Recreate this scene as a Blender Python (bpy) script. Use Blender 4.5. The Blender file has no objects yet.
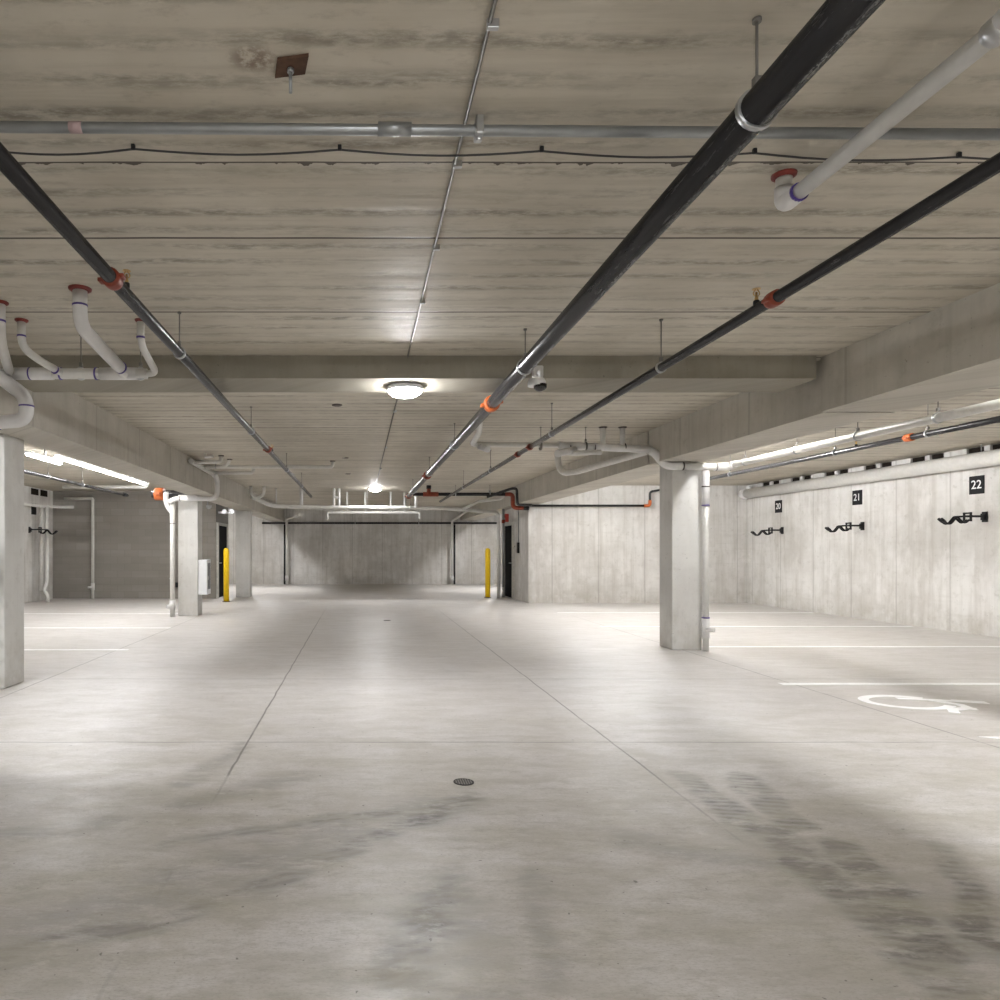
import bpy, math, random
from mathutils import Vector, Matrix
random.seed(7)
sc = bpy.context.scene
COL = sc.collection
PI = math.pi
CEIL = 3.1

# ------------------------------------------------------------------ camera
cam = bpy.data.cameras.new('camera')
cam.lens = 25.2; cam.sensor_width = 36.0; cam.shift_x = 0.14; cam.shift_y = 0.05
cam.clip_start = 0.05
camo = bpy.data.objects.new('camera', cam); COL.objects.link(camo)
camo.location = (0, 0, 1.4); camo.rotation_euler = (PI/2, 0, 0)
sc.camera = camo
sc.view_settings.view_transform = 'Standard'
sc.view_settings.look = 'None'
sc.view_settings.gamma = 1.0
sc.view_settings.use_curve_mapping = False
sc.view_settings.exposure = 2.14
w = bpy.data.worlds.new('world'); sc.world = w; w.use_nodes = True
w.node_tree.nodes['Background'].inputs[0].default_value = (0.9, 0.95, 1, 1)
w.node_tree.nodes['Background'].inputs[1].default_value = 0.02
sc.cycles.max_bounces = 8
sc.cycles.diffuse_bounces = 6
sc.cycles.use_denoising = True
sc.cycles.sample_clamp_indirect = 6.0

# ------------------------------------------------------------------ mesh helper
class MB:
    def __init__(s): s.v = []; s.f = []; s.sm = []
    def quadbox(s, x0, x1, y0, y1, z0, z1):
        b = len(s.v)
        s.v += [(x0,y0,z0),(x1,y0,z0),(x1,y1,z0),(x0,y1,z0),(x0,y0,z1),(x1,y0,z1),(x1,y1,z1),(x0,y1,z1)]
        for q in ((3,2,1,0),(4,5,6,7),(0,1,5,4),(1,2,6,5),(2,3,7,6),(3,0,4,7)):
            s.f.append(tuple(b+i for i in q)); s.sm.append(False)
        return s
    box = quadbox
    def cbox(s, c, d, bev=0.0):
        if bev <= 0:
            return s.box(c[0]-d[0]/2, c[0]+d[0]/2, c[1]-d[1]/2, c[1]+d[1]/2, c[2]-d[2]/2, c[2]+d[2]/2)
        import bmesh
        bm = bmesh.new(); bmesh.ops.create_cube(bm, size=1)
        for v in bm.verts: v.co = Vector((v.co.x*d[0]+c[0], v.co.y*d[1]+c[1], v.co.z*d[2]+c[2]))
        bmesh.ops.bevel(bm, geom=bm.edges[:], offset=bev, segments=2, affect='EDGES', profile=.5)
        b = len(s.v); bm.verts.index_update()
        s.v += [tuple(v.co) for v in bm.verts]
        for f in bm.faces: s.f.append(tuple(b+v.index for v in f.verts)); s.sm.append(False)
        bm.free(); return s
    def sweep(s, pts, rad, seg=14, cap=True):
        pts = [Vector(p) for p in pts]; n = len(pts)
        if not isinstance(rad, (list, tuple)): rad = [rad]*n
        T = []
        for i in range(n):
            a = pts[max(i-1,0)]; c = pts[min(i+1,n-1)]; T.append((c-a).normalized())
        t0 = T[0]; ref = Vector((0,0,1)) if abs(t0.z) < .9 else Vector((1,0,0))
        u = t0.cross(ref).normalized(); b0 = len(s.v)
        for i in range(n):
            if i > 0:
                ax = T[i-1].cross(T[i])
                if ax.length > 1e-7:
                    u = Matrix.Rotation(T[i-1].angle(T[i]), 3, ax.normalized()) @ u
            u = (u - T[i]*u.dot(T[i])).normalized(); w_ = T[i].cross(u)
            for k in range(seg):
                a = 2*PI*k/seg
                s.v.append(tuple(pts[i] + (u*math.cos(a) + w_*math.sin(a))*rad[i]))
        for i in range(n-1):
            for k in range(seg):
                k2 = (k+1) % seg
                s.f.append((b0+i*seg+k, b0+i*seg+k2, b0+(i+1)*seg+k2, b0+(i+1)*seg+k)); s.sm.append(True)
        if cap:
            s.f.append(tuple(b0+k for k in reversed(range(seg)))); s.sm.append(False)
            s.f.append(tuple(b0+(n-1)*seg+k for k in range(seg))); s.sm.append(False)
        return s
    def tube(s, pts, r, bend=None, seg=14, na=6):
        """Swept round pipe through pts; inner corners are rounded with radius bend."""
        P = [Vector(p) for p in pts]
        if bend and len(P) > 2:
            out = [P[0]]
            for i in range(1, len(P)-1):
                d1 = (P[i-1]-P[i]); d2 = (P[i+1]-P[i]); l = min(bend, d1.length*.48, d2.length*.48)
                a = P[i]+d1.normalized()*l; c = P[i]+d2.normalized()*l
                for k in range(na+1):
                    t = k/na
                    out.append(a*(1-t)**2 + P[i]*2*t*(1-t) + c*t*t)
            out.append(P[-1]); P = out
        return s.sweep(P, r, seg)
    def lathe(s, c, prof, seg=24, axis='Z'):
        """prof: (radius, height) pairs around axis through c."""
        b = len(s.v); c = Vector(c); m = len(prof)
        for r, h in prof:
            for k in range(seg):
                a = 2*PI*k/seg; p = (r*math.cos(a), r*math.sin(a), h)
                if axis == 'Y': p = (p[0], p[2], p[1])
                if axis == 'X': p = (p[2], p[0], p[1])
                s.v.append(tuple(c+Vector(p)))
        for i in range(m-1):
            for k in range(seg):
                k2 = (k+1) % seg
                s.f.append((b+i*seg+k, b+i*seg+k2, b+(i+1)*seg+k2, b+(i+1)*seg+k)); s.sm.append(True)
        s.f.append(tuple(b+k for k in range(seg))); s.sm.append(False)
        s.f.append(tuple(b+(m-1)*seg+k for k in range(seg))); s.sm.append(False)
        return s
    def poly(s, pts, z0, z1):
        """Vertical prism over a floor outline."""
        n = len(pts); b = len(s.v)
        s.v += [(p[0], p[1], z0) for p in pts] + [(p[0], p[1], z1) for p in pts]
        s.f.append(tuple(b+n+i for i in range(n))); s.sm.append(False)
        for i in range(n):
            j = (i+1) % n
            s.f.append((b+i, b+j, b+n+j, b+n+i)); s.sm.append(False)
        return s
    def build(s, name, mat, parent=None):
        off = Vector((0,0,0)); p = parent
        while p is not None: off += p.location; p = p.parent
        me = bpy.data.meshes.new(name)
        org = Vector((0,0,0))
        if parent is None:
            xs = [v[0] for v in s.v]; ys = [v[1] for v in s.v]; zs = [v[2] for v in s.v]
            org = Vector(((min(xs)+max(xs))/2, (min(ys)+max(ys))/2, min(zs)))
        me.from_pydata([(v[0]-off.x-org.x, v[1]-off.y-org.y, v[2]-off.z-org.z) for v in s.v], [], s.f)
        me.polygons.foreach_set('use_smooth', s.sm)
        me.update()
        import bmesh
        bm = bmesh.new(); bm.from_mesh(me); bmesh.ops.recalc_face_normals(bm, faces=bm.faces); bm.to_mesh(me); bm.free()
        me.materials.append(mat)
        o = bpy.data.objects.new(name, me); COL.objects.link(o); o.location = org
        if parent is not None: o.parent = parent
        return o

def thing(name, label, cat, loc, group=None):
    o = bpy.data.objects.new(name, None); COL.objects.link(o)
    o.location = loc; o.empty_display_size = .1
    return tag(o, label, cat, group)
def tag(o, label, cat, group=None):
    o['label'] = label; o['category'] = cat
    if group: o['group'] = group
    return o
def struct(name, mb, mat, label=None, cat=None):
    o = mb.build(name, mat); o['kind'] = 'structure'
    if label: o['label'] = label
    if cat: o['category'] = cat
    return o
def copy_tree(o, parent=None):
    c = o.copy(); COL.objects.link(c)
    if parent is not None: c.parent = parent
    for ch in list(o.children): copy_tree(ch, c)
    return c

# ------------------------------------------------------------------ materials
class NT:
    def __init__(s, name):
        s.m = bpy.data.materials.new(name); s.m.use_nodes = True
        s.t = s.m.node_tree; s.b = s.t.nodes['Principled BSDF']
    def node(s, typ, **kw):
        n = s.t.nodes.new(typ)
        for k, v in kw.items(): setattr(n, k, v)
        return n
    def put(s, sock, val):
        if hasattr(val, 'is_output'): s.t.links.new(val, sock)
        elif isinstance(val, (tuple, list)) and len(val) == 3 and sock.type == 'RGBA': sock.default_value = (*val, 1)
        else: sock.default_value = val
    def math(s, op, a, b=0.0, c=0.0, clamp=False):
        n = s.node('ShaderNodeMath', operation=op); n.use_clamp = clamp
        for i, x in enumerate((a, b, c)): s.put(n.inputs[i], x)
        return n.outputs[0]
    def add(s, a, b): return s.math('ADD', a, b)
    def sub(s, a, b): return s.math('SUBTRACT', a, b)
    def mul(s, a, b): return s.math('MULTIPLY', a, b)
    def vm(s, op, a, b=(0,0,0), scale=None):
        n = s.node('ShaderNodeVectorMath', operation=op)
        s.put(n.inputs[0], a); s.put(n.inputs[1], b)
        if scale is not None: s.put(n.inputs['Scale'], scale)
        return n.outputs['Value'] if op in ('LENGTH', 'DOT_PRODUCT', 'DISTANCE') else n.outputs[0]
    def pos(s):
        n = s.node('ShaderNodeNewGeometry'); return n.outputs['Position']
    def sep(s, v):
        n = s.node('ShaderNodeSeparateXYZ'); s.put(n.inputs[0], v); return n.outputs
    def comb(s, x, y, z):
        n = s.node('ShaderNodeCombineXYZ')
        for i, q in enumerate((x, y, z)): s.put(n.inputs[i], q)
        return n.outputs[0]
    def noise(s, vec, scale, detail=4.0, rough=.55, dist=0.0):
        n = s.node('ShaderNodeTexNoise'); s.put(n.inputs['Vector'], vec)
        s.put(n.inputs['Scale'], scale); s.put(n.inputs['Detail'], detail); s.put(n.inputs['Roughness'], rough)
        s.put(n.inputs['Distortion'], dist)
        return n.outputs['Fac']
    def ramp(s, f, lo, hi, a=0.0, b=1.0):
        n = s.node('ShaderNodeMapRange', interpolation_type='SMOOTHSTEP')
        s.put(n.inputs['Value'], f)
        for k, q in (('From Min', lo), ('From Max', hi), ('To Min', a), ('To Max', b)): s.put(n.inputs[k], q)
        return n.outputs['Result']
    def mix(s, f, a, b, mode='MIX'):
        n = s.node('ShaderNodeMix', data_type='RGBA', blend_type=mode)
        s.put(n.inputs[0], f); s.put(n.inputs[6], a); s.put(n.inputs[7], b)
        return n.outputs[2]
    def stretch(s, v, x, y, z): return s.vm('MULTIPLY', v, (x, y, z))
    def line(s, coord, at, half, soft):
        """1 on a line at coord == at."""
        d = s.math('ABSOLUTE', s.sub(coord, at))
        return s.ramp(d, half, half+soft, 1, 0)
    def every(s, coord, at, period, half, soft):
        m = s.math('PINGPONG', s.sub(coord, at), period/2)
        return s.ramp(m, half, half+soft, 1, 0)
    def bump(s, h, strength, dist=.01):
        n = s.node('ShaderNodeBump'); n.inputs['Strength'].default_value = strength
        n.inputs['Distance'].default_value = dist; s.put(n.inputs['Height'], h)
        s.t.links.new(n.outputs[0], s.b.inputs['Normal'])
    def out(s, col=None, rough=None, metal=None, spec=None):
        for k, q in (('Base Color', col), ('Roughness', rough), ('Metallic', metal), ('Specular IOR Level', spec)):
            if q is not None: s.put(s.b.inputs[k], q)
        return s.m

def plain(name, col, rough=.5, metal=0.0, spec=.5, var=.12, scale=14.0):
    n = NT(name)
    tc = n.node('ShaderNodeTexCoord').outputs['Object']
    f = n.noise(tc, scale, 3)
    c = n.mix(n.ramp(f, .3, .75), tuple(x*(1-var) for x in col), tuple(min(1, x*(1+var)) for x in col))
    return n.out(c, rough, metal, spec)

def m_floor():
    n = NT('floor concrete'); p = n.pos(); x, y, z = n.sep(p)
    big = n.noise(p, .55, 5, .6); mid = n.noise(n.stretch(p, 1.0, 3.2, 1), 1.6, 6, .65)
    fine = n.noise(n.stretch(p, 1, 4, 1), 22, 5, .7)
    c = n.mix(n.ramp(big, .32, .68), (.565, .54, .525), (.63, .61, .597))
    c = n.mix(n.mul(n.ramp(mid, .45, .75), .35), c, (.42, .395, .35))
    c = n.mix(n.mul(n.ramp(fine, .44, .72), .42), c, (.39, .37, .335))
    warp = n.vm('SCALE', n.vm('SUBTRACT', n.comb(n.noise(p, 3.0, 4), n.noise(n.vm('ADD', p, (7, 3, 0)), 3.0, 4), .5), (.5, .5, .5)), scale=.22)
    q = n.vm('ADD', n.vm('MULTIPLY', p, (1, 1, 0)), warp)
    def seg(a, b, r, soft):
        A = (a[0], a[1], 0); BA = (b[0]-a[0], b[1]-a[1], 0); L2 = BA[0]**2+BA[1]**2
        d = n.vm('SUBTRACT', q, A)
        h = n.math('DIVIDE', n.vm('DOT_PRODUCT', d, BA), L2, clamp=True)
        dist = n.vm('LENGTH', n.vm('SUBTRACT', d, n.vm('SCALE', BA, scale=h)))
        return n.ramp(dist, r-soft, r, 1, 0)
    def mx(*a):
        r = a[0]
        for k in a[1:]: r = n.math('MAXIMUM', r, k)
        return r
    # tyre tracks of cars turning out of the bays: worn rubber with tread bars
    tr = mx(seg((2.02, 4.35), (1.98, 3.55), .13, .09), seg((2.36, 4.3), (2.2, 3.6), .14, .08), seg((2.05, 3.5), (1.9, 2.2), .16, .12),
            seg((2.3, 3.3), (2.02, 2.45), .13, .09), seg((2.75, 3.3), (2.25, 2.5), .1, .08))
    tl = mx(seg((.62, 3.95), (-.02, 3.3), .13, .11), seg((-.02, 3.3), (-.55, 2.75), .13, .1), seg((-.55, 2.75), (-1.5, 2.25), .12, .1),
            seg((.15, 3.75), (-.9, 3.35), .1, .09), seg((.4, 3.0), (.1, 2.3), .14, .13))
    tf = mx(seg((2.05, 3.4), (2.2, 2.5), .38, .34), seg((.5, 3.9), (-1.2, 2.6), .34, .32), seg((.35, 2.75), (.3, 2.2), .3, .28), seg((-1.3, 3.6), (-2.2, 3.2), .16, .14), seg((-.35, 4.35), (-.9, 3.9), .22, .2), seg((.75, 3.0), (.62, 2.3), .12, .11),
            seg((-.85, 5.0), (-1.05, 4.2), .14, .13), seg((1.3, 3.4), (1.9, 3.1), .2, .19))
    jit = n.mul(n.sub(n.noise(p, 6, 3), .5), .07)
    bars = n.math('SINE', n.mul(n.add(n.add(y, jit), n.mul(x, .22)), 105.0))
    bars = n.ramp(bars, -.8, .8, .62, 1.0)
    barl = n.math('SINE', n.mul(n.sub(n.add(y, jit), n.mul(x, .45)), 92.0)); barl = n.ramp(barl, -.8, .8, .7, 1.0)
    wear = n.ramp(n.noise(n.stretch(p, 1.5, 4.5, 1), 1.7, 5, .7), .28, .58)
    k = n.math('ADD', n.mul(n.mul(tr, bars), n.mul(wear, .95)), n.mul(n.mul(tl, barl), n.mul(wear, .7)), clamp=True)
    k = n.math('ADD', k, n.mul(tf, n.mul(wear, .5)), clamp=True)
    c = n.mix(n.mul(k, .95), c, (.112, .106, .103))
    # patchy olive tone, stronger towards the viewer
    olive = n.mul(n.ramp(n.add(y, n.mul(n.noise(p, 1.1, 4), 1.6)), 3.2, 8.5, .9, .1), n.ramp(n.noise(n.stretch(p, 1, 2.6, 1), 1.3, 6, .68), .35, .7))
    c = n.mix(n.mul(olive, .75), c, (.365, .342, .262))
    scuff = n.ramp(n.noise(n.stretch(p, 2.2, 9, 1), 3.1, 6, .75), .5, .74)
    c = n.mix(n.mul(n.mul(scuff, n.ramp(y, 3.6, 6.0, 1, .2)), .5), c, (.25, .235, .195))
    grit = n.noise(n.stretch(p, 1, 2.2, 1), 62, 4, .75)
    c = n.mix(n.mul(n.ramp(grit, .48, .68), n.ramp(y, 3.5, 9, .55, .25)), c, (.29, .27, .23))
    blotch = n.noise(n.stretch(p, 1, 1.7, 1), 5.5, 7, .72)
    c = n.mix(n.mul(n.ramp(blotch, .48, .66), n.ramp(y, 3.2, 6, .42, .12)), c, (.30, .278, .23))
    lite = n.noise(n.vm('ADD', n.stretch(p, 1, 1.7, 1), (3, 5, 0)), 7.5, 7, .74)
    c = n.mix(n.mul(n.ramp(lite, .52, .7), .4), c, (.64, .62, .58))
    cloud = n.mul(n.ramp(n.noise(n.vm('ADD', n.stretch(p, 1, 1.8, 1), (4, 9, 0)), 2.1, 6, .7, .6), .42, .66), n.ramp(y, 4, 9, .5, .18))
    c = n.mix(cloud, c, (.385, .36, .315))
    specks = n.ramp(n.noise(p, 34, 2, .4), .73, .77)
    c = n.mix(n.mul(specks, .7), c, (.1, .09, .08))
    # sawn control joints
    wob = n.mul(n.sub(n.noise(p, 2.5, 3), .5), .03)
    jt = n.every(n.add(y, wob), 5.1, 2.5, .004, .006)
    jt = n.mul(jt, n.ramp(y, 4.2, 4.6)); jt = n.mul(jt, n.ramp(y, 9.0, 13.0, 1, .25))
    jl = mx(*[n.line(n.add(x, wob), a, .004, .007) for a in (-3.4, -.82, 1.83, 4.52)])
    jl = n.mul(jl, n.ramp(y, 12, 18, 1, 0)); jl = n.mul(jl, n.math('MAXIMUM', n.ramp(y, 3.7, 4.5), n.mul(n.ramp(n.noise(p, 1.3, 2), .5, .6), .5)))
    j = n.mul(mx(jt, jl), n.ramp(n.noise(p, 1.7, 3), .25, .5, .35, 1))
    c = n.mix(n.mul(j, .75), c, (.13, .12, .11))
    h = n.sub(n.mul(fine, .15), j)
    n.bump(h, .12, .006)
    r = n.ramp(n.noise(n.stretch(p, 1, 3, 1), 2.5, 5, .65), .3, .75, .36, .55)
    return n.out(c, r, 0, .4)

def m_ceiling():
    n = NT('hollow core plank soffit'); p = n.pos(); x, y, z = n.sep(p)
    big = n.noise(p, .8, 5, .6)
    c = n.mix(n.ramp(big, .3, .7), (.46, .42, .345), (.58, .54, .46))
    st = n.noise(n.stretch(p, .55, 9, 1), 1.5, 6, .62)
    c = n.mix(n.mul(n.ramp(st, .42, .72), .45), c, (.36, .325, .262))
    wob = n.mul(n.sub(n.noise(n.stretch(p, 1.4, .3, 1), 1.4, 4), .5), .05)
    band = n.every(n.add(y, n.mul(wob, 1.3)), 2.53, .2, .012, .055)
    gate = n.ramp(n.noise(n.stretch(p, .5, 6, 1), 1.1, 5, .6), .34, .66, .15, 1)
    ragged = n.ramp(n.noise(n.stretch(p, 3.5, 9, 1), 2.2, 6, .75), .36, .62)
    c = n.mix(n.mul(n.mul(n.mul(band, gate), ragged), .88), c, (.2, .178, .14))
    blot = n.noise(n.stretch(p, 1, 2, 1), 7, 6, .72)
    c = n.mix(n.mul(n.ramp(blot, .52, .74), .45), c, (.30, .265, .21))
    j = n.every(n.add(y, n.mul(wob, .25)), 5.0, 1.185, .006, .008)
    j = n.mul(j, n.ramp(y, 3.2, 3.3))
    chip = n.mul(n.ramp(n.noise(n.stretch(p, 6, 1, 1), 1.6, 4), .5, .68), .03)
    d = n.sub(n.add(y, n.mul(wob, .25)), 3.07)
    j2 = n.mul(n.math('LESS_THAN', d, n.add(chip, .006)), n.math('GREATER_THAN', d, -.006))
    jj = n.math('MAXIMUM', j, j2)
    c = n.mix(n.mul(jj, .93), c, (.05, .038, .026))
    # rusty stain beside the cast-in plate
    rd = n.vm('LENGTH', n.vm('SUBTRACT', n.vm('MULTIPLY', p, (1, 1.3, 0)), (-.37, 3.15, 0)))
    rs = n.mul(n.ramp(rd, .03, .12, 1, 0), n.ramp(n.noise(p, 22, 5, .7), .4, .6))
    c = n.mix(n.mul(rs, .7), c, (.13, .075, .045))
    n.bump(n.sub(n.mul(st, .5), n.add(jj, n.mul(n.mul(band, gate), .5))), .35, .012)
    return n.out(c, n.ramp(st, .3, .7, .5, .66), 0, .35)

def m_cast(name, lo, hi, dark, seam=1.22, streak=.5, seam_k=.35, holes=True, base_dirt=True, rough=.7):
    n = NT(name); p = n.pos(); x, y, z = n.sep(p); u = n.add(x, y)
    v = n.comb(u, n.mul(u, .3), z)
    big = n.noise(v, .9, 6, .62)
    c = n.mix(n.ramp(big, .3, .7), lo, hi)
    vs = n.noise(n.comb(n.mul(u, 5.5), 3.1, n.mul(z, .35)), 1.4, 6, .6)
    c = n.mix(n.mul(n.ramp(vs, .42, .75), streak), c, dark)
    hz = n.noise(n.comb(n.mul(u, .7), 1.7, n.mul(z, 7)), 1.3, 5, .6)
    c = n.mix(n.mul(n.ramp(hz, .5, .8), streak*.5), c, dark)
    bl = n.noise(v, 6.5, 6, .7)
    c = n.mix(n.mul(n.ramp(bl, .52, .74), .5), c, dark)
    pale = n.noise(n.comb(n.mul(u, 2.2), 6.3, n.mul(z, 1.1)), 1.3, 6, .68)
    c = n.mix(n.mul(n.ramp(pale, .5, .7), .45), c, tuple(min(1, q*1.08) for q in hi))
    if seam:
        s_ = n.every(n.add(u, n.mul(n.noise(v, 1.5, 2), .03)), .35, seam, .004, .022)
        c = n.mix(n.mul(s_, seam_k), c, tuple(q*.55 for q in dark))
        s2 = n.every(u, .1, seam/4, .002, .02)
        c = n.mix(n.mul(s2, seam_k*.3), c, dark)
    if base_dirt:
        bd = n.mul(n.ramp(n.add(z, n.mul(n.noise(v, 2.2, 5), .9)), .35, 1.15, 1, 0), n.ramp(n.noise(v, 3.5, 5, .65), .35, .7))
        c = n.mix(n.mul(bd, .42), c, (.33, .295, .23))
    pit = n.ramp(n.noise(v, 30, 2, .5), .7, .76)
    c = n.mix(n.mul(pit, .45), c, tuple(q*.5 for q in dark))
    n.bump(n.sub(n.add(n.mul(vs, .5), n.mul(bl, .4)), pit), .25, .012)
    return n.out(c, rough, 0, .3)

def m_block():
    n = NT('grey block wall'); p = n.pos(); x, y, z = n.sep(p); u = n.add(x, y)
    b = n.node('ShaderNodeTexBrick'); n.put(b.inputs['Vector'], n.comb(u, z, 0))
    b.inputs['Scale'].default_value = 1.0; b.inputs['Brick Width'].default_value = .4; b.inputs['Row Height'].default_value = .2
    b.inputs['Mortar Size'].default_value = .006; b.inputs['Mortar Smooth'].default_value = .3; b.inputs['Bias'].default_value = 0
    b.inputs['Color1'].default_value = (.27, .25, .225, 1); b.inputs['Color2'].default_value = (.315, .295, .267, 1)
    b.inputs['Mortar'].default_value = (.235, .217, .195, 1)
    hz = n.noise(n.comb(n.mul(u, .25), .3, n.mul(z, 2.4)), 1.2, 4, .5)
    c = n.mix(n.mul(n.ramp(hz, .35, .68), .5), b.outputs['Color'], (.2, .185, .165))
    gr = n.noise(p, 40, 3, .6)
    c = n.mix(n.mul(gr, .3), c, (.22, .2, .18))
    n.bump(n.sub(n.mul(gr, .2), b.outputs['Fac']), .3, .01)
    return n.out(c, .85, 0, .2)

def m_black_pipe(name, base=(.017, .017, .019), mark=.5):
    n = NT(name); tc = n.node('ShaderNodeTexCoord').outputs['Object']; x, y, z = n.sep(tc)
    f = n.noise(n.stretch(tc, 30, 2.5, 30), 1.0, 6, .7)
    c = n.mix(n.ramp(f, .35, .75), base, tuple(q*1.5 for q in base))
    # faded mill stencil printed in a stripe along the lower side
    g = n.mul(n.ramp(n.noise(n.stretch(tc, 150, 60, 150), 1.0, 2, .5), .5, .56), n.ramp(n.noise(n.stretch(tc, 0, 1.3, 0), 1.0, 2), .46, .54))
    band = n.mul(n.line(x, .014, .011, .004), n.math('LESS_THAN', z, 0))
    c = n.mix(n.mul(n.mul(g, band), mark), c, (.3, .3, .3))
    n.bump(f, .05, .002)
    return n.out(c, n.ramp(f, .3, .7, .2, .28), .1, .5)

M = {}
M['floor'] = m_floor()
M['ceil'] = m_ceiling()
M['wall'] = m_cast('board formed wall concrete', (.52, .505, .478), (.69, .68, .66), (.385, .36, .325))
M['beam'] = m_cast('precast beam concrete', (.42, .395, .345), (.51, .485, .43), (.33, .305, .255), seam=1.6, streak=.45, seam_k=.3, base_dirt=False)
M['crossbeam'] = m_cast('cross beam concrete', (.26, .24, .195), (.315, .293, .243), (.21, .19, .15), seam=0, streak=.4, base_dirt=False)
M['column'] = m_cast('cast column concrete', (.54, .53, .505), (.64, .635, .61), (.43, .415, .38), seam=0, streak=.3)
M['block'] = m_block()
M['pvc'] = plain('white pvc', (.62, .61, .58), .38, 0, .5, .05)
M['pvcfit'] = plain('white pvc fitting', (.66, .65, .64), .32, 0, .5, .04)
M['purple'] = plain('purple primer', (.09, .06, .25), .5, 0, .4, .2)
M['red'] = plain('red firestop collar', (.19, .03, .022), .55, 0, .4, .2)
M['darkcollar'] = plain('dark firestop collar', (.06, .045, .04), .7)
M['blackpipe'] = m_black_pipe('black steel main')
M['blackthin'] = m_black_pipe('black steel branch', (.02, .0195, .021), 0.0)
M['orange'] = plain('orange grooved coupling', (.5, .12, .03), .45, 0, .4, .15)
M['rustorange'] = plain('red orange coupling', (.24, .04, .016), .5, 0, .4, .25)
M['zinc'] = plain('zinc steel', (.5, .51, .52), .32, .85, .5, .1)
M['galv'] = plain('galvanised conduit', (.33, .345, .35), .38, .7, .5, .08, 6)
M['dullzinc'] = plain('dull zinc', (.2, .19, .17), .45, .6)
M['darksteel'] = plain('dark threaded rod', (.2, .19, .175), .5, .5)
M['brass'] = plain('brass sprinkler', (.55, .36, .14), .35, .85)
M['cable'] = plain('black cable', (.035, .033, .033), .5)
M['rust'] = plain('rusted plate', (.10, .055, .035), .8, .2, .3, .35)
M['black'] = plain('matt black steel', (.012, .012, .013), .55, 0, .25)
M['sign'] = plain('black sign plate', (.009, .009, .010), .6, 0, .2)
M['white'] = plain('white paint', (.8, .8, .8), .5, 0, .4, .03)
M['paint'] = plain('white floor paint', (.9, .9, .9), .5, 0, .4, .05, 9)
M['yellow'] = plain('safety yellow', (.95, .62, .005), .4, 0, .5, .06)
M['doorblack'] = plain('black door', (.007, .007, .008), .75, 0, .08)
M['frame'] = plain('pale door frame', (.55, .54, .5), .5)
M['doorgrey'] = plain('brushed handle', (.6, .6, .6), .3, .8)
M['cabinet'] = plain('white enamel cabinet', (.78, .79, .81), .4, 0, .5, .02)
M['greyglass'] = plain('grey cabinet glass', (.25, .26, .27), .15, 0, .6, .05)
M['alarm'] = plain('red alarm', (.5, .05, .03), .45)
M['iron'] = plain('dark cast iron', (.035, .033, .03), .6, .4)
M['drainbar'] = plain('worn drain bars', (.16, .15, .13), .5, .4)
M['darkfill'] = plain('dark opening fill', (.02, .016, .013), .95, 0, .05)
M['lens'] = plain('smoked camera dome', (.01, .01, .012), .08, 0, .7)
def emis(name, strength, col=(.985, .985, 1.0)):
    n = NT(name); n.out((.8, .8, .8), .4)
    n.b.inputs['Emission Color'].default_value = (*col, 1); n.b.inputs['Emission Strength'].default_value = strength
    return n.m
M['lamp'] = emis('round lamp diffuser', 80.0)
M['lampfar'] = emis('round lamp diffuser far', 70.0)
M['fillside'] = emis('added side lamp diffuser', 170.0)
M['fillback'] = emis('added back lamp diffuser', 340.0)
M['strip'] = emis('strip lamp diffuser', 18.0)
M['stripfar'] = emis('far strip lamp diffuser', 75.0)
M['stripnear'] = emis('near strip lamp diffuser', 66.0)
M['striplow'] = emis('strip lamp diffuser before column', 19.0)
M['stripleft'] = emis('left strip lamp diffuser', 20.0)
M['striphi'] = emis('strip lamp diffuser by beam', 29.0)

# ------------------------------------------------------------------ the setting
XR, XL, YB, Y0 = 10.2, -8.86, 28.7, -9.0
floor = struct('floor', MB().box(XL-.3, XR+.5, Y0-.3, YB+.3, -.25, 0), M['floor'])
struct('ceiling', MB().box(XL-.3, XR+.5, Y0-.3, YB+.3, CEIL, CEIL+.25), M['ceil'])
struct('wall_back', MB().box(XL-.3, XR+.5, YB, YB+.3, 0, CEIL), M['wall'])
struct('wall_front', MB().box(XL-.3, XR+.5, Y0-.3, Y0, 0, CEIL), M['wall'])
# right wall: solid below, dark blocks fill the plank openings at its head as painted shade
wr = MB().box(XR, XR+.5, Y0, YB, 0, 2.93)
gaps = []
y = 12.23-8*1.2
while y < 18.0:
    gaps += [(y, y+.30), (y+.41, y+.74)]
    y += 1.2
edge = Y0
for a, b in gaps + [(YB, YB)]:
    wr.box(XR, XR+.25, edge, a, 2.93, CEIL); edge = b
struct('wall_right', wr, M['wall'])
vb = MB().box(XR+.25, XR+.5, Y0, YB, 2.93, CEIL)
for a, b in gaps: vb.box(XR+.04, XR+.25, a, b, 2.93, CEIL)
o = struct('opening_fill_1', vb, M['darkfill'])
# left bay walls
struct('wall_left', MB().box(XL-.3, XL, Y0, YB, 0, CEIL), M['wall'])
struct('wall_left_bay_back', MB().box(XL, -4.16, 20.2, 22.1, 0, CEIL), M['block'])
struct('wall_left_bay_front', MB().box(XL, -4.02, 7.02, 7.3, 0, CEIL), M['block'])
struct('wall_left_blocker', MB().box(-3.75, -3.15, Y0, 4.62, 0, CEIL), M['wall'])  # unseen wall end added to cut the side lamp's light on the floor
# stair core at the right
struct('wall_right_core', MB().box(4.44, XR, 18.45, 21.9, 0, CEIL), M['wall'])
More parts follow.
